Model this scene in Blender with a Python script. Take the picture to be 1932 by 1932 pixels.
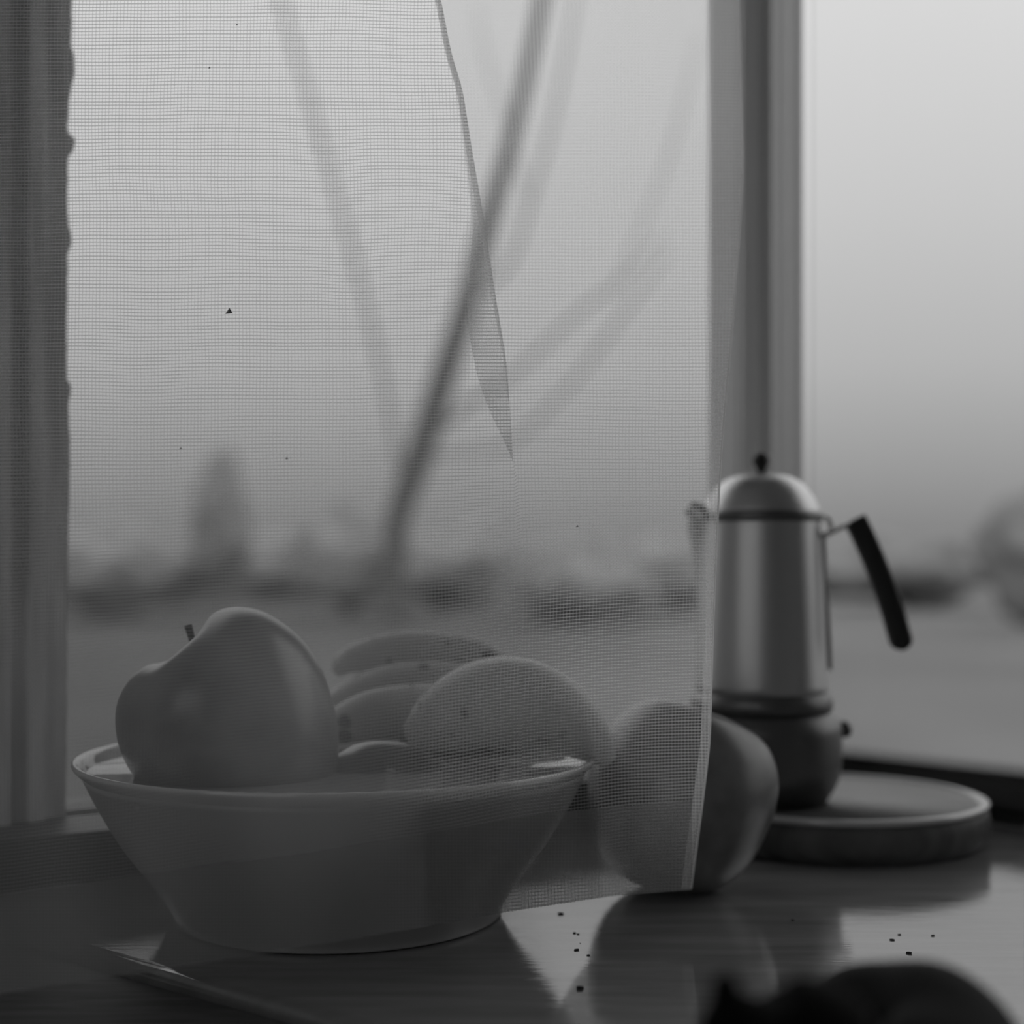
import bpy, bmesh, math, random
from mathutils import Vector, Matrix, noise
random.seed(7)
sc = bpy.context.scene
for o in list(bpy.data.objects): bpy.data.objects.remove(o)
COL = sc.collection
FPX = 2760.0; HZ = 1060.0; HC = 0.150          # focal length in px, horizon row, eye height over the table

# ------------------------------------------------------------------ camera
cam = bpy.data.cameras.new('camera'); co = bpy.data.objects.new('camera', cam); COL.objects.link(co)
co.location = (0, 0, HC); co.rotation_euler = (math.pi/2, 0, 0)
cam.sensor_width = 56; cam.sensor_fit = 'HORIZONTAL'; cam.lens = 56*FPX/1932
cam.shift_y = (HZ-966)/1932
cam.clip_start = 0.02; cam.clip_end = 800
cam.dof.use_dof = True; cam.dof.focus_distance = 0.556; cam.dof.aperture_fstop = 7.5
sc.camera = co
# ------------------------------------------------------------------ sky
W = bpy.data.worlds.new('World'); sc.world = W; W.use_nodes = True
nt = W.node_tree; N = nt.nodes; N.clear()
tc = N.new('ShaderNodeTexCoord'); sp = N.new('ShaderNodeSeparateXYZ'); cr = N.new('ShaderNodeValToRGB')
bg = N.new('ShaderNodeBackground'); ow = N.new('ShaderNodeOutputWorld')
nt.links.new(tc.outputs['Generated'], sp.inputs[0]); nt.links.new(sp.outputs['Z'], cr.inputs['Fac'])
nt.links.new(cr.outputs['Color'], bg.inputs['Color']); nt.links.new(bg.outputs[0], ow.inputs['Surface'])
stops = [(0.0, .22), (.02, .24), (.058, .32), (.13, .465), (.232, .59), (.34, .70), (.5, .82), (1.0, .95)]
els = cr.color_ramp.elements
while len(els) > 1: els.remove(els[-1])
els[0].position = 0; els[0].color = (.22, .22, .22, 1)
for p, v in stops[1:]:
    e = els.new(p); e.color = (v, v, v, 1)
bg.inputs['Strength'].default_value = 1.0
# ------------------------------------------------------------------ exposure
sc.view_settings.view_transform = 'Standard'; sc.view_settings.look = 'None'
sc.view_settings.exposure = 0.14; sc.view_settings.gamma = 1.0; sc.view_settings.use_curve_mapping = False
sc.cycles.transparent_max_bounces = 24

# ------------------------------------------------------------------ materials
def pmat(name, g, rough=.5, metal=0, spec=None, ior=None, noise_amt=0, nscale=30, bump=0, bscale=200, stretch=(1, 1, 1), coat=0):
    m = bpy.data.materials.new(name); m.use_nodes = True
    t = m.node_tree; b = t.nodes['Principled BSDF']
    b.inputs['Base Color'].default_value = (g, g, g, 1)
    b.inputs['Roughness'].default_value = rough; b.inputs['Metallic'].default_value = metal
    if ior: b.inputs['IOR'].default_value = ior
    if coat: b.inputs['Coat Weight'].default_value = coat; b.inputs['Coat Roughness'].default_value = .12
    c = t.nodes.new('ShaderNodeTexCoord'); mp = t.nodes.new('ShaderNodeMapping')
    mp.inputs['Scale'].default_value = stretch
    t.links.new(c.outputs['Object'], mp.inputs[0])
    if noise_amt:
        n = t.nodes.new('ShaderNodeTexNoise'); n.inputs['Scale'].default_value = nscale; n.inputs['Detail'].default_value = 5
        r = t.nodes.new('ShaderNodeMapRange'); r.inputs['To Min'].default_value = max(0, g*(1-noise_amt)); r.inputs['To Max'].default_value = g*(1+noise_amt)
        r.inputs['From Min'].default_value = .3; r.inputs['From Max'].default_value = .7
        t.links.new(mp.outputs[0], n.inputs['Vector']); t.links.new(n.outputs['Fac'], r.inputs['Value']); t.links.new(r.outputs[0], b.inputs['Base Color'])
    if bump:
        n2 = t.nodes.new('ShaderNodeTexNoise'); n2.inputs['Scale'].default_value = bscale; n2.inputs['Detail'].default_value = 4
        bp = t.nodes.new('ShaderNodeBump'); bp.inputs['Strength'].default_value = bump; bp.inputs['Distance'].default_value = .001
        t.links.new(mp.outputs[0], n2.inputs['Vector']); t.links.new(n2.outputs['Fac'], bp.inputs['Height']); t.links.new(bp.outputs[0], b.inputs['Normal'])
    return m

def cloth_mat(name, pitch, wu, wv, base, au=1, av=1, g=.97, soft=.14, transl=.85):
    """woven net: threads along u and v cover the cloth, the holes let you see through. base = cover between threads"""
    m = bpy.data.materials.new(name); m.use_nodes = True
    t = m.node_tree; t.nodes.clear(); L = t.links.new
    uv = t.nodes.new('ShaderNodeUVMap'); uv.uv_map = 'UVMap'
    nz = t.nodes.new('ShaderNodeTexNoise'); nz.inputs['Scale'].default_value = 14; nz.inputs['Detail'].default_value = 2
    L(uv.outputs[0], nz.inputs['Vector'])
    s1 = t.nodes.new('ShaderNodeVectorMath'); s1.operation = 'SUBTRACT'; s1.inputs[1].default_value = (.5, .5, .5); L(nz.outputs['Color'], s1.inputs[0])
    s2 = t.nodes.new('ShaderNodeVectorMath'); s2.operation = 'SCALE'; s2.inputs['Scale'].default_value = .004; L(s1.outputs[0], s2.inputs[0])
    ad = t.nodes.new('ShaderNodeVectorMath'); ad.operation = 'ADD'; L(uv.outputs[0], ad.inputs[0]); L(s2.outputs[0], ad.inputs[1])
    sx = t.nodes.new('ShaderNodeSeparateXYZ'); L(ad.outputs[0], sx.inputs[0])
    outs = []
    for ax, w, al in (('X', wu, au), ('Y', wv, av)):
        d = t.nodes.new('ShaderNodeMath'); d.operation = 'DIVIDE'; d.inputs[1].default_value = pitch; L(sx.outputs[ax], d.inputs[0])
        f = t.nodes.new('ShaderNodeMath'); f.operation = 'FRACT'; L(d.outputs[0], f.inputs[0])
        a = t.nodes.new('ShaderNodeMath'); a.operation = 'SUBTRACT'; a.inputs[1].default_value = .5; L(f.outputs[0], a.inputs[0])
        b = t.nodes.new('ShaderNodeMath'); b.operation = 'ABSOLUTE'; L(a.outputs[0], b.inputs[0])
        r = t.nodes.new('ShaderNodeMapRange'); r.interpolation_type = 'SMOOTHSTEP'
        r.inputs['From Min'].default_value = w/2; r.inputs['From Max'].default_value = w/2+soft
        r.inputs['To Min'].default_value = 1-al; r.inputs['To Max'].default_value = 1
        L(b.outputs[0], r.inputs['Value']); outs.append(r)
    m0 = t.nodes.new('ShaderNodeMath'); m0.operation = 'MULTIPLY'; L(outs[0].outputs[0], m0.inputs[0]); L(outs[1].outputs[0], m0.inputs[1])
    m00 = t.nodes.new('ShaderNodeMath'); m00.operation = 'MULTIPLY'; m00.inputs[1].default_value = 1-base; L(m0.outputs[0], m00.inputs[0])
    mx = t.nodes.new('ShaderNodeMath'); mx.operation = 'SUBTRACT'; mx.inputs[0].default_value = 1; L(m00.outputs[0], mx.inputs[1])
    df = t.nodes.new('ShaderNodeBsdfDiffuse'); df.inputs['Color'].default_value = (g, g, g, 1)
    tl = t.nodes.new('ShaderNodeBsdfTranslucent'); tl.inputs['Color'].default_value = (g, g, g, 1)
    m1 = t.nodes.new('ShaderNodeMixShader'); m1.inputs[0].default_value = transl; L(df.outputs[0], m1.inputs[1]); L(tl.outputs[0], m1.inputs[2])
    tr = t.nodes.new('ShaderNodeBsdfTransparent')
    m2 = t.nodes.new('ShaderNodeMixShader'); L(mx.outputs[0], m2.inputs[0]); L(tr.outputs[0], m2.inputs[1]); L(m1.outputs[0], m2.inputs[2])
    o = t.nodes.new('ShaderNodeOutputMaterial'); L(m2.outputs[0], o.inputs['Surface'])
    return m

def glass_mat():
    m = bpy.data.materials.new('window_glass'); m.use_nodes = True
    t = m.node_tree; t.nodes.clear(); L = t.links.new
    tr = t.nodes.new('ShaderNodeBsdfTransparent'); tr.inputs['Color'].default_value = (.96, .96, .96, 1)
    gl = t.nodes.new('ShaderNodeBsdfGlossy'); gl.inputs['Roughness'].default_value = .02
    fr = t.nodes.new('ShaderNodeFresnel'); fr.inputs['IOR'].default_value = 1.3
    m1 = t.nodes.new('ShaderNodeMixShader'); L(fr.outputs[0], m1.inputs[0]); L(tr.outputs[0], m1.inputs[1]); L(gl.outputs[0], m1.inputs[2])
    o = t.nodes.new('ShaderNodeOutputMaterial'); L(m1.outputs[0], o.inputs['Surface'])
    return m

def table_mat():
    m = pmat('polished_tabletop', .32, .07, ior=3.0, noise_amt=.18, nscale=14, bump=.05, bscale=60, stretch=(1, 7, 1))
    t = m.node_tree; b = t.nodes['Principled BSDF']; L = t.links.new
    # worn streaks: roughness varies along the grain
    mp = [n for n in t.nodes if n.type == 'MAPPING'][0]
    n = t.nodes.new('ShaderNodeTexNoise'); n.inputs['Scale'].default_value = 30; n.inputs['Detail'].default_value = 6
    r = t.nodes.new('ShaderNodeMapRange'); r.inputs['From Min'].default_value = .3; r.inputs['From Max'].default_value = .75
    r.inputs['To Min'].default_value = .05; r.inputs['To Max'].default_value = .16
    L(mp.outputs[0], n.inputs['Vector']); L(n.outputs['Fac'], r.inputs['Value']); L(r.outputs[0], b.inputs['Roughness'])
    return m

M = dict(
    wall=pmat('plaster', .72, .9, bump=.3), floor=pmat('floor_boards', .2, .6, noise_amt=.3), ceil=pmat('ceiling_paint', .8, .9),
    frame=pmat('worn_frame_paint', .72, .42, noise_amt=.25, nscale=18, stretch=(6, 6, .7), bump=.4, bscale=60),
    glass=glass_mat(), table=table_mat(), leaf=pmat('dark_wood_leaf', .12, .55, noise_amt=.4, stretch=(1, 6, 1)),
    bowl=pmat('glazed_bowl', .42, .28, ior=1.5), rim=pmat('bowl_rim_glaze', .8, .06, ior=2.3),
    apple=pmat('apple_skin', .20, .30, ior=1.8, noise_amt=.35, nscale=45, bump=.05), dapple=pmat('dark_fruit_skin', .05, .8, ior=1.25),
    stem=pmat('stem', .03, .8, bump=.5), banana=None,
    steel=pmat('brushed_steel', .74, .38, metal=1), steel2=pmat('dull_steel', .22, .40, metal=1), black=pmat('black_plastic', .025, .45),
    board=pmat('wooden_board_top', .26, .33, noise_amt=.3, nscale=25, stretch=(1, 7, 1), bump=.4, bscale=120),
    fig=pmat('black_fruit_skin', .006, .85, ior=1.2), bark=pmat('bark', .15, .9, noise_amt=.3),
    foliage=pmat('mist_toned_foliage', .34, .95, noise_amt=.3, nscale=1.2), field=pmat('field', .20, .95, noise_amt=.3, nscale=.12),  # foliage colour carries the mist; no fog volume is built
    post=pmat('post_paint', .94, .25, ior=1.8, noise_amt=.06, nscale=14, stretch=(6, 6, .6), bump=.3, bscale=60), rail=pmat('dark_rail_paint', .06, .5, noise_amt=.3, nscale=20), misty=pmat('mist_toned_foliage_right', .27, .95, noise_amt=.3, nscale=1.2), twig=pmat('pale_bark', .48, .9),  # right-hand foliage likewise has the mist put into its colour
    crumb=pmat('crumb', .03, .9),
)
M['net'] = cloth_mat('net_curtain', .00128, .16, .18, .05, .26, .52)
M['hem'] = cloth_mat('shade_toned_net_hem', .00128, .2, .2, .46, .3, .35, g=.42, transl=.6)  # thread colour darkened to carry the shade of bowl and fruit
M['hem2'] = cloth_mat('net_side_hem', .00128, .2, .2, .28, .3, .4)
M['edge'] = cloth_mat('hem_stitch', .0012, .7, .9, .4, .3, .4)
def banana_mat():
    m = pmat('banana_peel', .60, .45, noise_amt=.15, nscale=30); t = m.node_tree; b = t.nodes['Principled BSDF']; L = t.links.new
    src = b.inputs['Base Color'].links[0].from_socket
    c = [n for n in t.nodes if n.type == 'TEX_COORD'][0]
    v = t.nodes.new('ShaderNodeTexVoronoi'); v.inputs['Scale'].default_value = 75; L(c.outputs['Object'], v.inputs['Vector'])
    n = t.nodes.new('ShaderNodeTexNoise'); n.inputs['Scale'].default_value = 28; L(c.outputs['Object'], n.inputs['Vector'])
    a = t.nodes.new('ShaderNodeMath'); a.operation = 'ADD'; L(v.outputs['Distance'], a.inputs[0]); L(n.outputs['Fac'], a.inputs[1])
    r = t.nodes.new('ShaderNodeMapRange'); r.inputs['From Min'].default_value = .58; r.inputs['From Max'].default_value = .74
    r.inputs['To Min'].default_value = .25; r.inputs['To Max'].default_value = 1; L(a.outputs[0], r.inputs['Value'])
    mu = t.nodes.new('ShaderNodeMath'); mu.operation = 'MULTIPLY'; L(src, mu.inputs[0]); L(r.outputs[0], mu.inputs[1]); L(mu.outputs[0], b.inputs['Base Color'])
    return m
M['banana'] = banana_mat()

# ------------------------------------------------------------------ helpers
def P(px, py, d):
    return Vector(((px-966)*d/FPX, d, HC-(py-HZ)*d/FPX))
def link(name, me, mat, parent=None, smooth=True):
    o = bpy.data.objects.new(name, me); COL.objects.link(o)
    if mat: me.materials.append(mat)
    if smooth:
        for p in me.polygons: p.use_smooth = True
    if parent: o.parent = parent; o.matrix_parent_inverse = Matrix.Identity(4)
    return o
def mesh(name, v, f, mat, parent=None, smooth=True, uvs=None):
    me = bpy.data.meshes.new(name); me.from_pydata([tuple(x) for x in v], [], f); me.update()
    if uvs:
        ul = me.uv_layers.new(name='UVMap')
        for lp in me.loops: ul.data[lp.index].uv = uvs[lp.vertex_index]
    return link(name, me, mat, parent, smooth)
def tag(o, label, cat, group=None):
    o['label'] = label; o['category'] = cat
    if group: o['group'] = group
    return o
def thing(name, label, cat, loc=(0, 0, 0), group=None):
    o = bpy.data.objects.new(name, None); COL.objects.link(o); o.location = loc; o.empty_display_size = .02
    return tag(o, label, cat, group)
def struct(o): o['kind'] = 'structure'; return o
def lathe(prof, n=64):
    v = []; f = []
    for (r, z) in prof:
        for i in range(n):
            a = 2*math.pi*i/n; v.append((r*math.cos(a), r*math.sin(a), z))
    for j in range(len(prof)-1):
        for i in range(n):
            k = (i+1) % n; f.append((j*n+i, j*n+k, (j+1)*n+k, (j+1)*n+i))
    if prof[0][0] > 1e-5: f.append(tuple(range(n))[::-1])
    if prof[-1][0] > 1e-5: f.append(tuple((len(prof)-1)*n+i for i in range(n)))
    return v, f
def smooth_prof(pts, k=6):
    out = []
    n = len(pts)
    for i in range(n-1):
        p0 = pts[max(i-1, 0)]; p1 = pts[i]; p2 = pts[i+1]; p3 = pts[min(i+2, n-1)]
        for s in range(k):
            t = s/k
            out.append(tuple(.5*((2*p1[c])+(-p0[c]+p2[c])*t+(2*p0[c]-5*p1[c]+4*p2[c]-p3[c])*t*t+(-p0[c]+3*p1[c]-3*p2[c]+p3[c])*t**3) for c in range(len(p1))))
    out.append(tuple(pts[-1])); return out
def tube(path, rad, n=12, flat=1.0, up=Vector((0, 1, 0)), ridge=0, k=6):
    """path: list of points, rad: radius per point"""
    pts = smooth_prof([tuple(p)+(r,) for p, r in zip(path, rad)], k)
    v = []; f = []
    for j, p in enumerate(pts):
        c = Vector(p[:3]); a = Vector(pts[max(j-1, 0)][:3]); b = Vector(pts[min(j+1, len(pts)-1)][:3])
        t = (b-a).normalized(); s = t.cross(up).normalized(); w = s.cross(t).normalized()
        for i in range(n):
            an = 2*math.pi*i/n; rr = p[3]*(1+ridge*math.cos(5*an))
            v.append(c+s*rr*math.cos(an)+w*rr*flat*math.sin(an))
    m = len(pts)
    for j in range(m-1):
        for i in range(n):
            q = (i+1) % n; f.append((j*n+i, j*n+q, (j+1)*n+q, (j+1)*n+i))
    f.append(tuple(range(n))[::-1]); f.append(tuple((m-1)*n+i for i in range(n)))
    return v, f
def interp(tab, x):
    if x <= tab[0][0]: return tab[0][1]
    for (a, va), (b, vb) in zip(tab, tab[1:]):
        if x <= b: return va+(vb-va)*(x-a)/(b-a)
    return tab[-1][1]
def sm(tab, x, h=60): return (interp(tab, x-h)+2*interp(tab, x)+interp(tab, x+h)+interp(tab, x-h/2)+interp(tab, x+h/2))/6
def sstep(a, b, x):
    t = max(0, min(1, (x-a)/(b-a))); return t*t*(3-2*t)   # b < a gives a falling step

# ------------------------------------------------------------------ the room: a corner of two windows
C0 = Vector((.165, .960, 0)); LD = Vector((-.382, -.252, 0)).normalized(); RD = Vector((.125, -.132, 0)).normalized()
LN = Vector((-LD.y, LD.x, 0)); LN = LN if LN.y < 0 else -LN          # into the room
RN = Vector((-RD.y, RD.x, 0)); RN = RN if RN.x < 0 else -RN
def wbox(D, Nn, a0, a1, b0, b1, z0, z1):
    v = []
    for z in (z0, z1):
        for a, b in ((a0, b0), (a1, b0), (a1, b1), (a0, b1)): v.append(C0+D*a+Nn*b+Vector((0, 0, z)))
    f = [(0, 1, 2, 3), (4, 7, 6, 5), (0, 4, 5, 1), (1, 5, 6, 2), (2, 6, 7, 3), (3, 7, 4, 0)]
    return v, f
def boxes(name, lst, mat, parent=None, bevel=0):
    V = []; F = []
    for v, f in lst:
        n = len(V); V += v; F += [tuple(i+n for i in q) for q in f]
    o = mesh(name, V, F, mat, parent, smooth=False)
    bm = bmesh.new(); bm.from_mesh(o.data); bmesh.ops.recalc_face_normals(bm, faces=bm.faces)
    if bevel: bmesh.ops.bevel(bm, geom=bm.edges[:], offset=bevel, segments=2, affect='EDGES')
    bm.to_mesh(o.data); bm.free(); return o
TOP = 1.25; RL = 3.0; FZ = -.75; CZ = 1.75; JL = .456
# walls (inner face at the window plane, thickness outward)
struct(boxes('wall_left', [wbox(LD, LN, .0, RL, -.14, -.001, FZ, -.002), wbox(LD, LN, .0, RL, -.14, -.001, TOP+.05, CZ), wbox(LD, LN, JL+.075, RL, -.14, -.001, -.002, TOP+.05)], M['wall']))
struct(boxes('wall_right', [wbox(RD, RN, .0, RL, -.14, -.001, FZ, -.002), wbox(RD, RN, .0, RL, -.14, -.001, TOP+.05, CZ), wbox(RD, RN, 1.25, RL, -.14, -.001, -.002, TOP+.05)], M['wall']))
# far sides of the room, behind the camera
A = C0+LD*RL; B = C0+RD*RL; Dd = C0+LD*RL+RD*RL
def slab(name, p, q, mat, out):
    n = (q-p).cross(Vector((0, 0, 1))).normalized()
    if n.dot(out) < 0: n = -n
    v = [p, q, q+n*.1, p+n*.1]; v = [x+Vector((0, 0, FZ)) for x in v]+[x+Vector((0, 0, CZ)) for x in v]
    return struct(boxes(name, [(v, [(0, 1, 2, 3), (4, 7, 6, 5), (0, 4, 5, 1), (1, 5, 6, 2), (2, 6, 7, 3), (3, 7, 4, 0)])], mat))
def back_wall():
    d = (Dd-A).normalized(); Lg = (Dd-A).length; n = (LD-d*LD.dot(d)).normalized()
    def bx(a0, a1, z0, z1, t0=0, t1=.1):
        v = [A+d*a+n*t+Vector((0, 0, z)) for z in (z0, z1) for a, t in ((a0, t0), (a1, t0), (a1, t1), (a0, t1))]
        return v, [(0, 1, 2, 3), (4, 7, 6, 5), (0, 4, 5, 1), (1, 5, 6, 2), (2, 6, 7, 3), (3, 7, 4, 0)]
    struct(boxes('wall_back', [bx(0, Lg, FZ, -.1), bx(0, Lg, 1.5, CZ), bx(0, .4, -.1, 1.5), bx(Lg-.4, Lg, -.1, 1.5)], M['wall']))
    w = bpy.data.objects.new('added_fill_window', None); COL.objects.link(w); struct(w)  # unseen window, added to brighten the room side of everything
    boxes('pane', [bx(.4, Lg-.4, -.1, 1.5, .05, .054)], M['glass'], w)
    boxes('fill_window_frame', [bx(.4, Lg-.4, -.1, -.05, .03, .08), bx(.4, Lg-.4, 1.45, 1.5, .03, .08), bx(.4, .45, -.1, 1.5, .03, .08), bx(Lg-.45, Lg-.4, -.1, 1.5, .03, .08), bx(Lg/2-.03, Lg/2+.03, -.1, 1.5, .03, .08)], M['frame'], w)
back_wall(); slab('wall_side', B, Dd, M['wall'], RD)
for nm, z0, z1, mt in (('floor', FZ-.1, FZ, M['floor']), ('ceiling', CZ, CZ+.1, M['ceil'])):
    c = [C0-(LD+RD)*.02, A, Dd, B]; ex = [x+Vector((0, 0, z0)) for x in c]+[x+Vector((0, 0, z1)) for x in c]
    struct(boxes(nm, [(ex, [(0, 1, 2, 3), (4, 7, 6, 5), (0, 4, 5, 1), (1, 5, 6, 2), (2, 6, 7, 3), (3, 7, 4, 0)])], mt))

# windows
def prof_post(name, D, Nn, sect, z0, z1, mat, parent, edge=None, nz=2):
    """vertical member: cross-section (a along wall, b into room) swept up; edge(z) pushes the ragged side"""
    v = []; f = []; n = len(sect)
    for j in range(nz):
        z = z0+(z1-z0)*j/(nz-1)
        for (a, b, w) in sect:
            v.append(C0+D*(a+(w*edge(z) if edge else 0))+Nn*b+Vector((0, 0, z)))
    for j in range(nz-1):
        for i in range(n):
            q = (i+1) % n; f.append((j*n+i, j*n+q, (j+1)*n+q, (j+1)*n+i))
    f.append(tuple(range(n))[::-1]); f.append(tuple((nz-1)*n+i for i in range(n)))
    o = mesh(name, v, f, mat, parent, smooth=False)
    bm = bmesh.new(); bm.from_mesh(o.data); bmesh.ops.recalc_face_normals(bm, faces=bm.faces); bm.to_mesh(o.data); bm.free()
    return o
w1 = bpy.data.objects.new('window_1', None); COL.objects.link(w1); struct(w1); w1['label'] = 'left window behind the net curtain with a flaking side post'
w2 = bpy.data.objects.new('window_2', None); COL.objects.link(w2); struct(w2); w2['label'] = 'right window beside the coffee maker'
ZR = .028
for (w, D, Nn, a1) in ((w1, LD, LN, JL+.07), (w2, RD, RN, 1.24)):
    boxes('bottom_rail', [wbox(D, Nn, .018, a1, -.05, .002, .0095, ZR-.006), wbox(D, Nn, .018, a1, -.045, -.006, ZR-.006, ZR), wbox(D, Nn, .018, a1, -.05, -.012, -.002, .0095)], M['rail'], w)
    boxes('top_rail', [wbox(D, Nn, .018, a1, -.05, .002, TOP, TOP+.05)], M['frame'], w, .002)
    boxes('pane', [wbox(D, Nn, .018, a1, -.030, -.026, ZR-.002, TOP+.002)], M['glass'], w)
boxes('ledge', [wbox(LD, LN, .07, JL+.07, .0022, .052, .0, ZR-.0005)], M['rail'], w1, .0015)
# ragged left post (flaking paint along its edge)
prof = [(-400, 136), (0, 135), (70, 134), (95, 133), (105, 139), (140, 140), (170, 133), (215, 129), (252, 127), (258, 137), (263, 140), (285, 138), (302, 128), (400, 127), (430, 129),
        (442, 134), (462, 134), (478, 128), (600, 126), (722, 126), (728, 133), (740, 133), (760, 129), (860, 132), (1000, 129), (1300, 126), (1545, 124)]
def ragged(z):
    py = HZ-(z-HC)*FPX/.708
    n = noise.noise(Vector((0, 0, z*160)))*1.6+noise.noise(Vector((3, 0, z*500)))*.8
    return -((interp(prof, py)-127)+n)*.708/FPX*1.1
sect = [(JL, -.030, 1), (JL, -.006, 1), (JL+.001, .004, 1), (JL+.012, .006, .2), (JL+.014, .010, 0), (JL+.020, .0112, 0), (JL+.022, .006, 0), (JL+.028, .006, 0), (JL+.030, .014, 0), (JL+.075, .016, 0), (JL+.075, -.05, 0), (JL+.01, -.05, 0)]
prof_post('side_post', LD, LN, sect, ZR-.004, TOP+.02, M['frame'], w1, ragged, 420)
boxes('side_post', [wbox(RD, RN, 1.20, 1.26, -.05, .01, 0, TOP)], M['frame'], w2, .002)
# corner post between the windows
cp = []
def cpost():
    # cross-section in the plane facing the room, with shallow mouldings
    ctr = P(1428, HZ, .948); ctr.z = 0
    dx = Vector((.985, -.17, 0)).normalized(); dy = Vector((dx.y, -dx.x, 0)); dy = dy if dy.y < 0 else -dy
    s = [(-.0310, -.03), (-.0310, -.004), (-.0290, .000), (-.0130, .022), (-.0110, .023), (-.0090, .028), (.0010, .034), (.0090, .030), (.0110, .026), (.0190, .014), (.0210, .008), (.0295, -.004), (.0295, -.03)]
    v = []; f = []; n = len(s)
    for z in (-.002, TOP+.05):
        for a, b in s: v.append(ctr+dx*a+dy*b+Vector((0, 0, z)))
    for i in range(n):
        q = (i+1) % n; f.append((i, q, n+q, n+i))
    f.append(tuple(range(n))); f.append(tuple(range(n, 2*n)))
    o = mesh('trim_1', v, f, M['post'], smooth=False)
    bm = bmesh.new(); bm.from_mesh(o.data); bmesh.ops.recalc_face_normals(bm, faces=bm.faces); bm.to_mesh(o.data); bm.free()
    struct(o); o['label'] = 'painted corner post between the two windows, behind the coffee maker'
cpost()

# ------------------------------------------------------------------ outside
GZ = -1.0
def field():
    v = []; f = []; n = 40
    for j in range(n+1):
        for i in range(n+1):
            x = (i/n-.5)*360; y = 2.2+(j/n)**2*320
            v.append((x, y, GZ+.05*noise.noise(Vector((x*.1, y*.1, 0)))))
    for j in range(n):
        for i in range(n): f.append((j*(n+1)+i, j*(n+1)+i+1, (j+1)*(n+1)+i+1, (j+1)*(n+1)+i))
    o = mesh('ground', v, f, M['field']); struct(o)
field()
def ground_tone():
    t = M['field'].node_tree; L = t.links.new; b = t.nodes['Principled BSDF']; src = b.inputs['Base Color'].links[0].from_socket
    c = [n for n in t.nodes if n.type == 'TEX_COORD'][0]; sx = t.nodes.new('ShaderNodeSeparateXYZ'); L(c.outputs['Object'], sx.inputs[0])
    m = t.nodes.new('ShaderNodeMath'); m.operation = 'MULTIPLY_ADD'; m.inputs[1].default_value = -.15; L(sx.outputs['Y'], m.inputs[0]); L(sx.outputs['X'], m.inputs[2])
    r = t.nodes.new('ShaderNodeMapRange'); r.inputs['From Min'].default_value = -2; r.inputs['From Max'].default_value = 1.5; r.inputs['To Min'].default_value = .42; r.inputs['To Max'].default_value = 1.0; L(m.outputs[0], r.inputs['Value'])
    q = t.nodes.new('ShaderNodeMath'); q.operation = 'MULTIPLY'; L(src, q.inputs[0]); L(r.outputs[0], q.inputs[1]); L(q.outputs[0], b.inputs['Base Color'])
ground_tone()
def far_tree(px, top, wpx, d, label, trunkfrac=.25):
    base = P(px, HZ, d); base.z = GZ
    H = HC-(top-HZ)*d/FPX-GZ; Wd = wpx*d/FPX
    t = thing('misty_tree', label, 'tree', base, 'misty trees beyond the windows')
    v, f = tube([(0, 0, 0), (.02*Wd, 0, H*.3), (0, 0, H*.6)], [Wd*.05, Wd*.035, Wd*.02], 8)
    mesh('trunk', v, f, M['bark'], t)
    bm = bmesh.new(); bmesh.ops.create_icosphere(bm, subdivisions=4, radius=1)
    sd = random.random()*50; ch = H*(1-trunkfrac)/2
    for q in bm.verts:
        c = q.co.copy(); k = 1+.28*noise.noise(c*1.6+Vector((sd, 0, 0)))+.16*noise.noise(c*4+Vector((sd, 0, 0)))+.08*noise.noise(c*11)
        k2 = (1-.25*max(0, c.z))
        q.co = Vector((c.x*k*k2*Wd/2, c.y*k*k2*Wd/2, H-ch+c.z*k*ch))
    me = bpy.data.meshes.new('crown'); bm.to_mesh(me); bm.free(); link('crown', me, M['misty'] if px > 1500 else M['foliage'], t)
for a in [(420, 840, 110, 60, 'lone round-topped tree rising above the misty treeline behind the curtain', .1),
          (205, 985, 260, 48, 'broad bushy tree low behind the curtain beside the flaking post', .1),
          (330, 1000, 250, 66, 'dark bushy tree directly above the bowl apple', .1), (500, 1010, 260, 75, 'low tree between the bowl apple and the bare tree', .08),
          (660, 955, 220, 50, 'taller bushy tree just left of the bare tree trunk', .08), (850, 985, 240, 58, 'low tree just right of the bare tree trunk', .08),
          (1090, 1010, 300, 45, 'dark broad tree behind the right half of the curtain', .06), (1280, 1000, 220, 55, 'tree behind the curtain edge near the spout', .08),
          (1710, 1010, 300, 58, 'low misty tree beyond the right window behind the black handle', .08), (1960, 930, 230, 42, 'taller misty tree at the right edge of the right window', .08), (1560, 1060, 160, 75, 'small far tree between coffee maker and its handle', .08),
          (60, 990, 200, 70, 'far tree hidden mostly by the flaking post', .1)]:
    far_tree(a[0], a[1], a[2], a[3]*.62, a[4], a[5])
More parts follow.
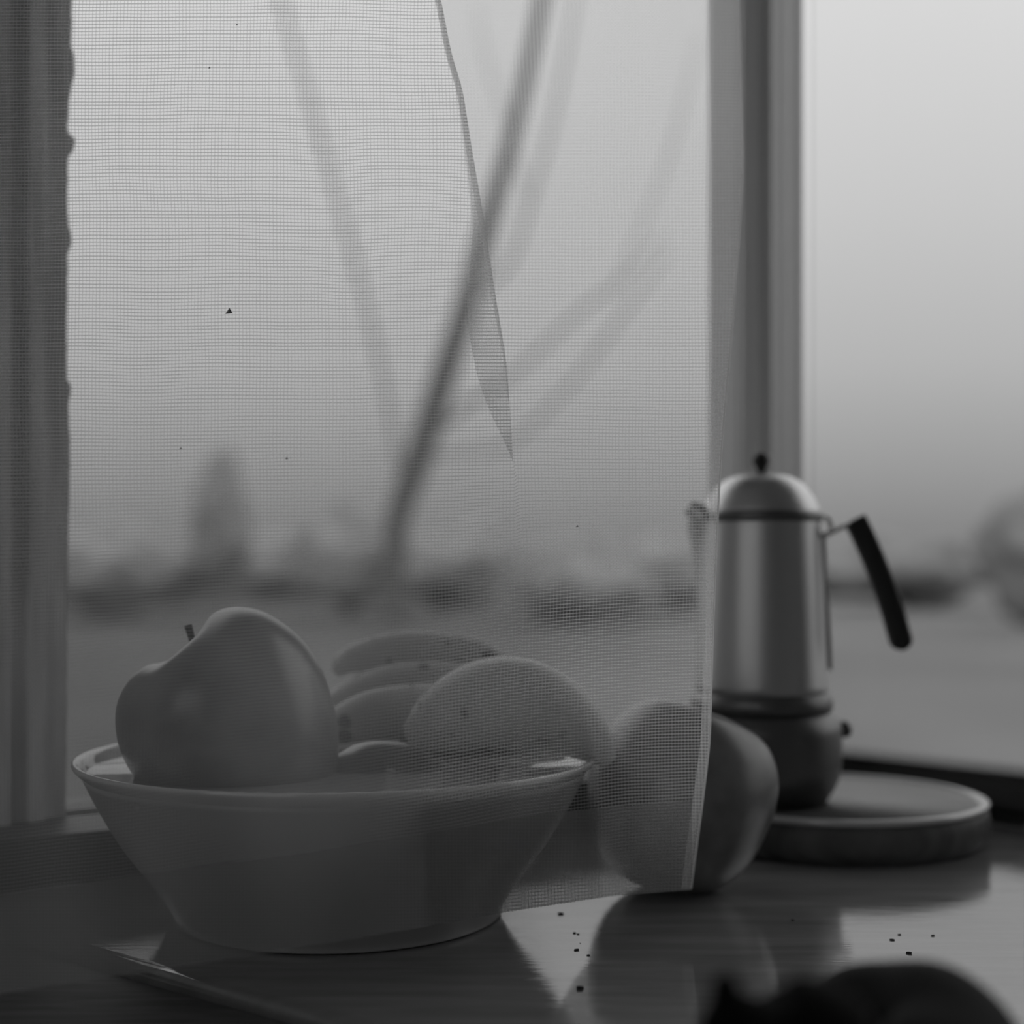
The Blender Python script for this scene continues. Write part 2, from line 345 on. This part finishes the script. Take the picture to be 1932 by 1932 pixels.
# bare forked tree
bt = thing('bare_tree', 'bare forked tree with thin leaning branches in the mist behind the curtain', 'tree', P(745, 1196, 27))
bt.location.z = GZ
def tp(pts, w, nm, d=27, dd=0):
    vs = [P(x, y, d+dd*i)-bt.location for i, (x, y) in enumerate(pts)]
    v, f = tube(vs, [q*(1 if nm == 'trunk' else .6)*d/FPX/2 for q in w], 8); mesh(nm, v, f, M['bark'] if nm == 'trunk' else M['twig'], bt)
tp([(745, 1200), (745, 1080), (750, 980), (790, 860), (840, 700), (875, 590), (918, 430), (970, 240), (1022, 0), (1060, -250)], [46, 42, 46, 54, 50, 44, 36, 28, 24, 14], 'trunk')
tp([(757, 930), (740, 800), (695, 590), (625, 330), (530, 0), (480, -200)], [24, 20, 19, 18, 16, 8], 'branch', 27, .1)
tp([(800, 835), (880, 765), (980, 695), (1090, 590), (1180, 520), (1250, 440)], [26, 26, 20, 16, 12, 7], 'branch', 27, .15)
tp([(790, 870), (860, 850), (960, 835), (1080, 720), (1170, 600), (1265, 470)], [18, 16, 17, 16, 14, 7], 'branch', 27, -.1)
tp([(880, 570), (960, 500), (1000, 380), (1045, 220), (1085, 0), (1100, -150)], [16, 18, 17, 15, 12, 6], 'branch', 27, .12)
tp([(1150, 560), (1230, 380), (1275, 250), (1320, 60)], [8, 9, 9, 5], 'branch', 27, .1)
tp([(1000, 390), (960, 250), (915, 100), (900, 0)], [6, 7, 7, 4], 'branch', 27, .1)

# ------------------------------------------------------------------ table
table = thing('table', 'pale polished table pushed into the corner of the windows', 'table', (0, 0, FZ))
e = Vector((.1657, -.129, 0)).normalized(); en = Vector((-e.y, e.x, 0)); E0 = Vector((-.132, .540, 0))
def isect(p, d, q, r):
    den = d.x*r.y-d.y*r.x; t = ((q.x-p.x)*r.y-(q.y-p.y)*r.x)/den; return p+d*t
K = C0+(LN*.003+RN*.003)
pl = isect(E0, -e, K, LD)
pr = E0+e*1.1
K1 = isect(pr, RN, K, RD)
poly = [pl, pr, K1, K]
def plate(name, poly, z0, z1, mat, parent, bev, off=Vector((0, 0, 0))):
    bm = bmesh.new()
    vs = [bm.verts.new((p.x-off.x, p.y-off.y, z1-off.z)) for p in poly]; fc = bm.faces.new(vs)
    r = bmesh.ops.extrude_face_region(bm, geom=[fc]); vv = [g for g in r['geom'] if isinstance(g, bmesh.types.BMVert)]
    for g in vv: g.co.z = z0-off.z
    bmesh.ops.recalc_face_normals(bm, faces=bm.faces)
    if bev:
        es = [ed for ed in bm.edges if abs(ed.verts[0].co.z-ed.verts[1].co.z) < 1e-6]
        bmesh.ops.bevel(bm, geom=es, offset=bev, segments=8, affect='EDGES', profile=.5)
    me = bpy.data.meshes.new(name); bm.to_mesh(me); bm.free()
    o = link(name, me, mat, parent, smooth=False)
    if bev:
        for p in me.polygons: p.use_smooth = p.area < .02
    return o
plate('tabletop', poly, -.024, 0, M['table'], table, .0055, table.location)
LW = .30
leaf_poly = [E0-e*.19-en*.0012, E0+e*1.05-en*.0012, E0+e*1.05-en*LW, E0-e*.02-en*LW]
lf = plate('drop_leaf', leaf_poly, -.032, -.0055, M['leaf'], table, .002, table.location); lf['label'] = 'darker wooden leaf along the near side'
for q in (pl+e*.12+en*.06, pr-e*.1+en*.06, K1-e*.10-RD*.08, K+(LN+RN)*.06):
    v, f = lathe([(.026, 0), (.026, .70), (.030, .726)], 20)
    o = mesh('leg', [Vector(x)+Vector((q.x, q.y, 0)) for x in v], f, M['leaf'], table)
# crumbs on the table
CL = ['flat crumb nearest the curtain hem, right of the bowl', 'left one of the two touching crumbs right of the bowl', 'right one of the two touching crumbs right of the bowl', 'elongated crumb below the touching pair, right of the bowl',
      'smallest crumb, between the touching pair and the elongated crumb', 'round crumb at the dark edge of the table apple reflection', 'largest crumb, lowest of those between bowl and black fig',
      'left slanting crumb in front of the round board', 'short crumb just right of the slanting one before the round board', 'lowest crumb in front of the round board', 'rightmost crumb in front of the round board', 'faint crumb between apple and round board']
for i, (x, y, s) in enumerate([(1058, 1725, 6), (1084, 1761, 4), (1091, 1763, 3), (1088, 1793, 5), (1095, 1780, 1.5), (1110, 1803, 3.5), (1094, 1866, 9), (1683, 1774, 5), (1697, 1764, 4), (1715, 1799, 6), (1760, 1766, 4), (1496, 1737, 4)]):
    d = HC*FPX/(y-HZ); r = s*d/FPX*.8
    bm = bmesh.new(); bmesh.ops.create_icosphere(bm, subdivisions=1, radius=r)
    for q in bm.verts: q.co = Vector((q.co.x*1.5, q.co.y*1.1, q.co.z*.45))*(1+.3*noise.noise(q.co*900+Vector((i, 0, 0))))
    me = bpy.data.meshes.new('crumb'); bm.to_mesh(me); bm.free()
    o = link('crumb', me, M['crumb']); o.location = (P(x, y, d).x, d, r*.33); o.rotation_euler.z = i*1.3
    tag(o, CL[i]+' on the table', 'crumb', 'crumbs beside the bowl' if x < 1200 else 'crumbs in front of the board')

# ------------------------------------------------------------------ bowl
BX, BY = -.0739, .626
bowl = thing('fruit_bowl', 'wide pale bowl holding apples and bananas behind the curtain', 'bowl', (BX, BY, 0))
outer = smooth_prof([(.064, .0), (.069, .0006), (.0700, .004), (.0772, .0155), (.0900, .033), (.0990, .048), (.1050, .060)], 5)
v, f = lathe([(0.0, .003), (.060, .003), (.062, 0)]+outer+[(.1060, .0625), (.1040, .0625)]+smooth_prof([(.1020, .0585), (.0955, .047), (.086, .033), (.0735, .0175), (.064, .009), (.045, .0065), (.0, .006)], 5), 128)
mesh('body', v, f, M['bowl'], bowl)
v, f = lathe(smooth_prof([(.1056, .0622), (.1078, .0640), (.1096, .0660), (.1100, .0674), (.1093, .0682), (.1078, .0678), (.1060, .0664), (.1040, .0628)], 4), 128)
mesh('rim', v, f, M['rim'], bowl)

# ------------------------------------------------------------------ apples
def apple_prof(R, h=1.0, dimple=.24, flare=1.0):
    pts = [(0, -.80), (.10, -.84), (.24, -.92), (.42, -.93), (.66, -.78), (.86, -.48), (.97, -.12), (1.0, .18), (.96, .46), (.82, .74), (.62, .90), (.42, .945), (.26, .88), (.14, .76), (.05, .68), (0, .665)]
    return [(max(0, x)*R, z*R*h) for x, z in smooth_prof(pts, 4)]
def make_apple(loc, R, tilt, label, h=1.0, mat=None, stem=True, lob=.05, seed=0, cat='apple', name='apple', group=None, stem_len=.30, stem_to=None, saddle=0, lift=0):
    t = thing(name, label, cat, loc, group)
    v, f = lathe(apple_prof(R, h), 72)
    w = []
    for q in v:
        q = Vector(q); an = math.atan2(q.y, q.x)
        k = 1+lob*.35*math.cos(5*an+seed)*(q.z/R*.5+.5)+lob*noise.noise(q/R*1.1+Vector((seed*3.1, 0, 0)))*1.5
        q = q*k; hi = sstep(.25, .95, q.z/R)
        q.z *= 1-saddle*hi*math.sin(an)**2+lift*hi*math.cos(an)*min(1, math.hypot(q.x, q.y)/R*2.2)
        w.append(tilt @ q)
    mesh('skin', w, f, mat or M['apple'], t)
    if stem:
        b = R*h*.665
        v, f = tube([(0, 0, b-.002), (.001, 0, b+R*stem_len*.5), (.0008, 0, b+R*stem_len)], [.0009, .0011, .0016], 10)
        v = [tilt @ Vector(x) for x in v]
        if stem_to:
            a = tilt @ Vector((0, 0, b-.001)); c = Vector(stem_to)-Vector(loc); v, f = tube([a, (a+c)/2+Vector((.0004, 0, 0)), c], [.0010, .0012, .0017], 10)
        mesh('stem', v, f, M['stem'], t)
    return t
def tiltm(ax, deg): return Matrix.Rotation(math.radians(deg), 3, ax)
T1 = tiltm(Vector((0, 1, 0)), -31) @ tiltm(Vector((1, 0, 0)), 0)
c1 = P(440, 1374, .604)
make_apple(c1, .0432, T1, 'large apple with a short stem leaning in the left side of the bowl', 1.04, seed=1.3, lob=.02, stem_to=P(355, 1180, .606), saddle=.12, lift=.05)
c2 = P(728, 1562, .622)
make_apple(c2, .0340, tiltm(Vector((1, 0, 0)), 50), 'apple low in the bowl, only its lit top above the rim, below the bananas', .97, seed=2, stem=False)
c3 = P(838, 1548, .678); c3.z = .0405
make_apple(c3, .0330, tiltm(Vector((1, 0, 0)), -60), 'apple mostly hidden at the back of the bowl under the bananas', .97, seed=4, stem=False)
T4 = tiltm(Vector((0, 1, 0)), 17) @ tiltm(Vector((1, 0, 0)), -24)
R4 = .0432
make_apple((.0770, .673, R4*.955), R4, T4, 'apple on the table at the right end of the curtain, its rim of light uncovered', 1.0, seed=.4, lob=.02, stem_len=.16, saddle=.10, lift=-.03)

# ------------------------------------------------------------------ bananas
bun = thing('banana_bunch', 'bunch of spotted bananas arching over the back of the bowl', 'banana', P(900, 1330, .64))
def banana(pts, w, lab=None):
    path = [P(*p)-bun.location for p in pts]
    v, f = tube(path, w, 20, 1.0, ridge=.045, k=7); o = mesh('banana', v, f, M['banana'], bun)
    return o
banana([(1150, 1438, .612), (1120, 1400, .612), (1060, 1353, .614), (985, 1326, .620), (915, 1326, .632), (850, 1352, .648), (790, 1388, .66)], [.0035, .0095, .0158, .0192, .0192, .0165, .0090])
banana([(600, 1400, .680), (632, 1376, .680), (700, 1352, .680), (790, 1345, .680), (880, 1352, .676), (940, 1370, .668), (975, 1385, .66)], [.0035, .008, .0115, .0130, .0130, .0115, .008])
banana([(612, 1340, .705), (650, 1318, .705), (730, 1300, .705), (810, 1298, .705), (890, 1306, .703), (950, 1330, .695), (980, 1350, .68)], [.0035, .007, .0110, .0125, .0125, .0115, .008])
banana([(632, 1268, .725), (664, 1245, .725), (735, 1232, .725), (810, 1233, .725), (890, 1250, .723), (950, 1290, .712), (985, 1330, .70)], [.0035, .007, .0095, .0105, .0110, .0105, .008])
v, f = tube([P(960, 1330, .675)-bun.location, P(990, 1345, .672)-bun.location, P(1025, 1350, .668)-bun.location], [.010, .009, .006], 10)
mesh('crown', v, f, M['stem'], bun)

# ------------------------------------------------------------------ round board
TX, TY, TR = .1735, .799, .0840; TH = .0226
bd = thing('round_board', 'thick round wooden board under the coffee maker', 'board', (TX, TY, 0))
v, f = lathe([(0, 0), (TR-.006, 0), (TR-.003, .002)]+[(TR-.002+.002*math.sin(a), TH-.006+.006*math.sin(a)) if False else (TR-.003+.003*math.cos((a-.5)*math.pi), TH/2+(TH/2-.003)*math.sin((a-.5)*math.pi)) for a in [i/8 for i in range(9)]], 96)
mesh('board', v, f, M['steel2'] if False else M['leaf'], bd)
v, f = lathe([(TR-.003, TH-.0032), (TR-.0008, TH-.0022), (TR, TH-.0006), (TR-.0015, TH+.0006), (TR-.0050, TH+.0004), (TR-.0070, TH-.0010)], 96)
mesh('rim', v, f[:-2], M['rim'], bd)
v, f = lathe([(0, TH-.002), (TR-.006, TH-.002), (TR-.006, TH-.0008), (0, TH-.0008)], 96); mesh('top', v, f, M['board'], bd)

# ------------------------------------------------------------------ stovetop coffee maker
MD = .785; MS = MD/FPX; MZ = TH+.0002
mk = thing('coffee_maker', 'steel stovetop coffee maker with a black curved handle standing on the round board', 'coffee maker', (P(1436, HZ, MD).x, MD, MZ))
def mz(py): return HC-(py-HZ)*MS-MZ
pz = mz(1508)                                   # ~0
def pr_(lst): return [(r*MS, max(0, mz(y))) for r, y in lst]
# boiler (lower part), collar, upper jug
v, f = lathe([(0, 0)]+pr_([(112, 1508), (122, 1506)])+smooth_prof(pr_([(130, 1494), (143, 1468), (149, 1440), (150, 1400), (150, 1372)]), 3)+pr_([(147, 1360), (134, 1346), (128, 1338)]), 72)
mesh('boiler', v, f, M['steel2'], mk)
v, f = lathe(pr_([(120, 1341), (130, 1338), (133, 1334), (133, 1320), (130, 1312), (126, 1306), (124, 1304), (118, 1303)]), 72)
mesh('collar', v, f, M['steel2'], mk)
v, f = lathe(pr_([(120, 1306), (124, 1303), (124, 1290), (122.5, 1250)])+pr_([(118.5, 1150), (114, 1060), (111, 1005), (110, 988)])+pr_([(110, 984), (106, 982)]), 72)
# pull a spout out of the left side of the jug rim
sv = []
for q in v:
    q = Vector(q); an = math.atan2(q.y, q.x); da = abs(abs(an)-math.pi)
    hgt = sstep(mz(1120), mz(990), q.z); k = math.exp(-(da/.22)**2)*hgt
    sv.append(Vector((q.x-k*.0085, q.y*(1-.0*k), q.z+k*.003)))
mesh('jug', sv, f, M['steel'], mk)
v, f = lathe(pr_([(106, 986), (113, 984), (115, 978), (113, 968), (108, 964)]), 72); mesh('lid_rim', v, f, M['steel2'], mk)
v, f = lathe(smooth_prof(pr_([(112, 972), (108, 958), (98, 938), (84, 919), (64, 904), (40, 896), (16, 893), (0, 893)]), 3), 72); mesh('lid', v, f, M['steel'], mk)
v, f = lathe(smooth_prof(pr_([(9, 896), (8, 888), (10, 882), (15, 874), (15, 864), (9, 856), (0, 854)]), 4), 24); mesh('lid_knob', v, f, M['black'], mk)
sp_ = [Vector(((x-1436)*MS, 0, mz(y))) for x, y in [(1342, 985), (1316, 968), (1298, 955)]]
v, f = tube(sp_, [.0085, .006, .0035], 14); mesh('spout', v, f, M['steel'], mk)
# handle
hp = [Vector(((x-1436)*MS, -.002, mz(y))) for x, y in [(1611, 980), (1630, 1018), (1658, 1084), (1681, 1150), (1694, 1196), (1697, 1206)]]
def bar(path, w, t, round_end):
    pts = smooth_prof([tuple(p) for p in path], 7); v = []; f = []; ns = len(pts)
    n = 16
    for j, p in enumerate(pts):
        a = Vector(pts[max(j-1, 0)]); b = Vector(pts[min(j+1, ns-1)]); tg = (b-a).normalized(); s = Vector((tg.z, 0, -tg.x))
        k = 1.0
        for i in range(n):
            an = 2*math.pi*i/n; ca, sa = math.cos(an), math.sin(an)
            xx = math.copysign(abs(ca)**.5, ca)*w/2*k; yy = math.copysign(abs(sa)**.5, sa)*t/2*k
            v.append(Vector(p)+s*xx+Vector((0, yy, 0)))
    if round_end:
        tg = (Vector(pts[-1])-Vector(pts[-2])).normalized(); s = Vector((tg.z, 0, -tg.x))
        for m in range(1, 7):
            th = m/6*math.pi/2; k = max(math.cos(th), .02)
            for i in range(n):
                an = 2*math.pi*i/n; ca, sa = math.cos(an), math.sin(an)
                v.append(Vector(pts[-1])+tg*w/2*math.sin(th)+s*math.copysign(abs(ca)**.5, ca)*w/2*k+Vector((0, math.copysign(abs(sa)**.5, sa)*t/2*(.4+.6*k), 0)))
        ns += 6
    for j in range(ns-1):
        for i in range(n):
            q = (i+1) % n; f.append((j*n+i, j*n+q, (j+1)*n+q, (j+1)*n+i))
    f.append(tuple(range(n))[::-1]); f.append(tuple((ns-1)*n+i for i in range(n)))
    return v, f
v, f = bar(hp, 41*MS, .011, True); mesh('handle', v, f, M['black'], mk)
def hx(x, y): return Vector(((x-1436)*MS, -.002, mz(y)))
v, f = bar([hx(1538, 1012), (hx(1562, 1006)), hx(1590, 993), hx(1614, 986)], 9*MS, .009, False)
v2, f2 = bar([hx(1544, 975), hx(1560, 978), hx(1566, 1000), hx(1558, 1012)], 5*MS, .009, False)
n0 = len(v); mesh('handle_bracket', v+v2, f+[tuple(i+n0 for i in q) for q in f2], M['steel'], mk)
v, f = bar([hx(1551, 1010), hx(1555, 1100), hx(1561, 1200), hx(1564, 1262)], 7*MS, .008, False); mesh('bracket_strip', v, f, M['steel'], mk)
v, f = lathe([(0, 0), (.0042, 0), (.0046, .001), (.0046, .003), (.003, .005), (0, .005)], 20)
vm = Matrix.Rotation(math.radians(90), 3, 'Y')
mesh('safety_valve', [vm @ Vector(q)+Vector((148*MS, -.004, mz(1374))) for q in v], f, M['steel2'], mk)

# ------------------------------------------------------------------ near, out of focus fruit
make_apple((.0890, .335, .0240), .0310, tiltm(Vector((0, 1, 0)), -22) @ tiltm(Vector((1, 0, 0)), 10), 'small dark blurred apple nearest the camera at the lower right, right of the black fruit', .98, M['dapple'], seed=5, stem_len=.2)
fg = thing('black_fig', 'black blurred fig with a stubby stem nearest the camera at the bottom edge', 'fig', P(1500, 1990, .282))
def fl(x, y): return P(x, y, .282)-fg.location
v, f = tube([fl(1366, 1850), fl(1370, 1880), fl(1398, 1945), fl(1455, 1985), fl(1520, 2000), fl(1600, 2025), fl(1665, 2050)], [.0024, .0034, .0110, .0142, .0155, .0125, .002], 24)
mesh('skin', v, f, M['fig'], fg)
v, f = tube([fl(1362, 1842), fl(1366, 1852), fl(1371, 1866)], [.0022, .0024, .0026], 12); mesh('stem', v, f, M['fig'], fg)

# ------------------------------------------------------------------ curtain
XE = [(-900, 560), (-400, 730), (0, 832), (100, 851), (170, 873), (270, 888), (420, 914), (560, 935), (680, 955), (840, 967), (1000, 974), (1850, 985)]
WF = [(-900, 40), (0, 9), (150, 11), (300, 14), (420, 22), (520, 45), (600, 62), (700, 60), (780, 38), (850, 8), (900, -8), (1850, -8)]
XR = [(-900, 1380), (0, 1396), (200, 1402), (330, 1405), (450, 1396), (600, 1385), (850, 1363), (1000, 1355), (1200, 1347), (1400, 1341), (1510, 1328), (1680, 1306), (1900, 1280)]
TL = [(-900, .59), (0, .560), (500, .548), (800, .530), (1000, .512), (1200, .490), (1450, .470), (1900, .458)]
TRR = [(-900, .72), (0, .650), (300, .632), (600, .598), (800, .576), (1000, .562), (1200, .560), (1450, .590), (1600, .600), (1900, .600)]
YB = [(-200, 1905), (0, 1875), (290, 1832), (350, 1822), (640, 1776), (870, 1738), (945, 1723), (1180, 1688), (1305, 1680), (1450, 1676)]
YH = [(-200, 1715), (0, 1688), (300, 1643), (600, 1605), (900, 1556), (1050, 1532), (1310, 1509), (1450, 1500)]
def row_y(px, t):
    """t: 0 at the top (-900) to 1 at the hem"""
    yn = -900+t*(1800+900-50)
    k = sstep(600, 1750, yn)
    yb = sm(YB, px, 40); s = (yb-1750)
    y = yn*1.0
    return y+(s*k)
def depth(px, py, side):
    k = sstep(300, 860, py) if py < 860 else 1
    s = sstep(620, 1120, px)
    w = s*k if side == 0 else (1-(1-s)*k if py < 860 else s)
    d = sm(TL, py, 80)*(1-w)+sm(TRR, py, 80)*w
    low = sstep(1150, 1500, py)
    d += low*(.018*sstep(200, 640, px)*(1-s))          # stays in front of the bowl rim
    d += .0012*math.sin(px*.013+py*.0016)+.0007*math.sin(px*.031-py*.004)
    d += .0012*noise.noise(Vector((px*.004, py*.0022, 3)))
    if side == 1: d += .0022*math.sin(px*.018+.6)*sstep(1300, 300, py) if False else .0018*math.sin(px*.02+py*.002)*(1-sstep(300, 1200, py))
    # the cloth is pushed towards the room by the rim it hangs over
    a = (px-966)/FPX; qa = 1+a*a; qb = -2*(a*BX+BY); qc = BX*BX+BY*BY-.1135**2; disc = qb*qb-4*qa*qc
    if disc > 0:
        dr = (-qb-math.sqrt(disc))/(2*qa)-.0015
        if d > dr: d += (dr-d)*sstep(1290, 1420, py)*sstep(1145, 1040, px)
    return d
cur = thing('curtain', 'sheer net curtain hanging in front of the window and fruit bowl', 'curtain', (0, .45, .9))
def cpt(px, py, side, off=0):
    return P(px, py, depth(px, py, side)-off)
NR = 300; N1 = 90; N2 = 8; N3 = 60; PXL = -220
V = []; UV = []; F = []
for j in range(NR+1):
    t = j/NR
    row = []
    yc = row_y(900, t); xe = sm(XE, yc, 25); wf = sm(WF, yc, 30); xr = sm(XR, yc, 30)
    for i in range(N1+1):
        px = PXL+(xe-PXL)*i/N1; py = row_y(px, t); row.append((px, py, 0, depth(px, py, 0)))
    for i in range(1, N2):
        a = i/N2; px = xe-wf*a; py = row_y(px, t)
        d = depth(xe, py, 0)*(1-sstep(0, 1, a))+depth(xe-wf, py, 1)*sstep(0, 1, a); row.append((px, py, 2, d))
    for i in range(N3+1):
        px = (xe-wf)+(xr-xe+wf)*i/N3; py = row_y(px, t); row.append((px, py, 1, depth(px, py, 1)))
    ul = (xe-PXL)*.546/FPX; ur = ul+.016
    for k, (px, py, s, d) in enumerate(row):
        V.append(P(px, py, d)-cur.location)
        if s == 0: u = (px)*.546/FPX
        elif s == 1: u = (px)*.558/FPX+.03
        else:
            a = (k-N1)/N2; u = (xe*.546/FPX)*(1-a)+((xe-wf)*.558/FPX+.03)*a
        UV.append((u+.5, -(t*2650)*.546/FPX+2))
nc = N1+1+N2-1+N3+1
for j in range(NR):
    for i in range(nc-1): F.append((j*nc+i, j*nc+i+1, (j+1)*nc+i+1, (j+1)*nc+i))
mesh('net_panel', V, F, M['net'], cur, uvs=UV)
def strip(name, ptsA, ptsB, nsub, mat, label=None):
    """band between two edge curves, lists of (px,py,side), a little in front of the net"""
    V = []; UV = []; F = []; n = len(ptsA)
    for j in range(n):
        for i in range(nsub+1):
            a = i/nsub; px = ptsA[j][0]*(1-a)+ptsB[j][0]*a; py = ptsA[j][1]*(1-a)+ptsB[j][1]*a
            off = .0010+.0009*math.sin(a*math.pi)
            V.append(cpt(px, py, ptsA[j][2], off)-cur.location); UV.append((px*.552/FPX+.5, -py*.552/FPX+2))
    for j in range(n-1):
        for i in range(nsub): F.append((j*(nsub+1)+i, j*(nsub+1)+i+1, (j+1)*(nsub+1)+i+1, (j+1)*(nsub+1)+i))
    o = mesh(name, V, F, mat, cur, uvs=UV)
    if label: o['label'] = label
    return o
XI = [(-900, 1325), (0, 1336), (300, 1341), (600, 1343), (800, 1340), (1000, 1337), (1200, 1330), (1400, 1322), (1510, 1307), (1680, 1284)]
ys = [-900+i*(1676+900)/150 for i in range(151)]
strip('side_hem', [(sm(XI, y, 40), y, 1) for y in ys], [(sm(XR, y, 30), y, 1) for y in ys], 8, M['hem2'], 'doubled side hem')
xs = [PXL+i*(1306-PXL)/120 for i in range(121)]
strip('bottom_hem', [(x, sm(YH, x, 40), 1 if x > 985 else 0) for x in xs], [(x, sm(YB, x, 40)-1, 1 if x > 985 else 0) for x in xs], 16, M['hem'], 'wide doubled bottom hem')
strip('side_stitching', [(sm(XR, y, 30)-5, y, 1) for y in ys], [(sm(XR, y, 30), y, 1) for y in ys], 2, M['edge'])

# the selvage along the fold, and specks of lint caught in the net
yf = [-900+i*(760+900)/110 for i in range(111)]
def fw(y): return 11 if y < 450 else 11-9*(y-450)/310
strip('fold_seam', [(sm(XE, y, 25)-fw(y), y, 0) for y in yf], [(sm(XE, y, 25)+.5, y, 0) for y in yf], 2, M['hem2'], 'dense folded edge running down the middle')
for (x, y, a) in ((432, 588, 7), (395, 128, 2), (447, 47, 2), (541, 865, 3), (341, 846, 2.5), (1089, 993, 2.5), (258, 1525, 2.5)):
    c = cpt(x, y, 1 if x > 985 else 0, .0006)-cur.location; k = a*.55/FPX
    v = [c+Vector((-k, 0, -k*.6)), c+Vector((k, 0, -k*.4)), c+Vector((k*.2, -.0003, k)), c+Vector((0, .0003, 0))]
    mesh('lint', v, [(0, 1, 2), (0, 3, 1), (1, 3, 2), (2, 3, 0)], M['twig'], cur)
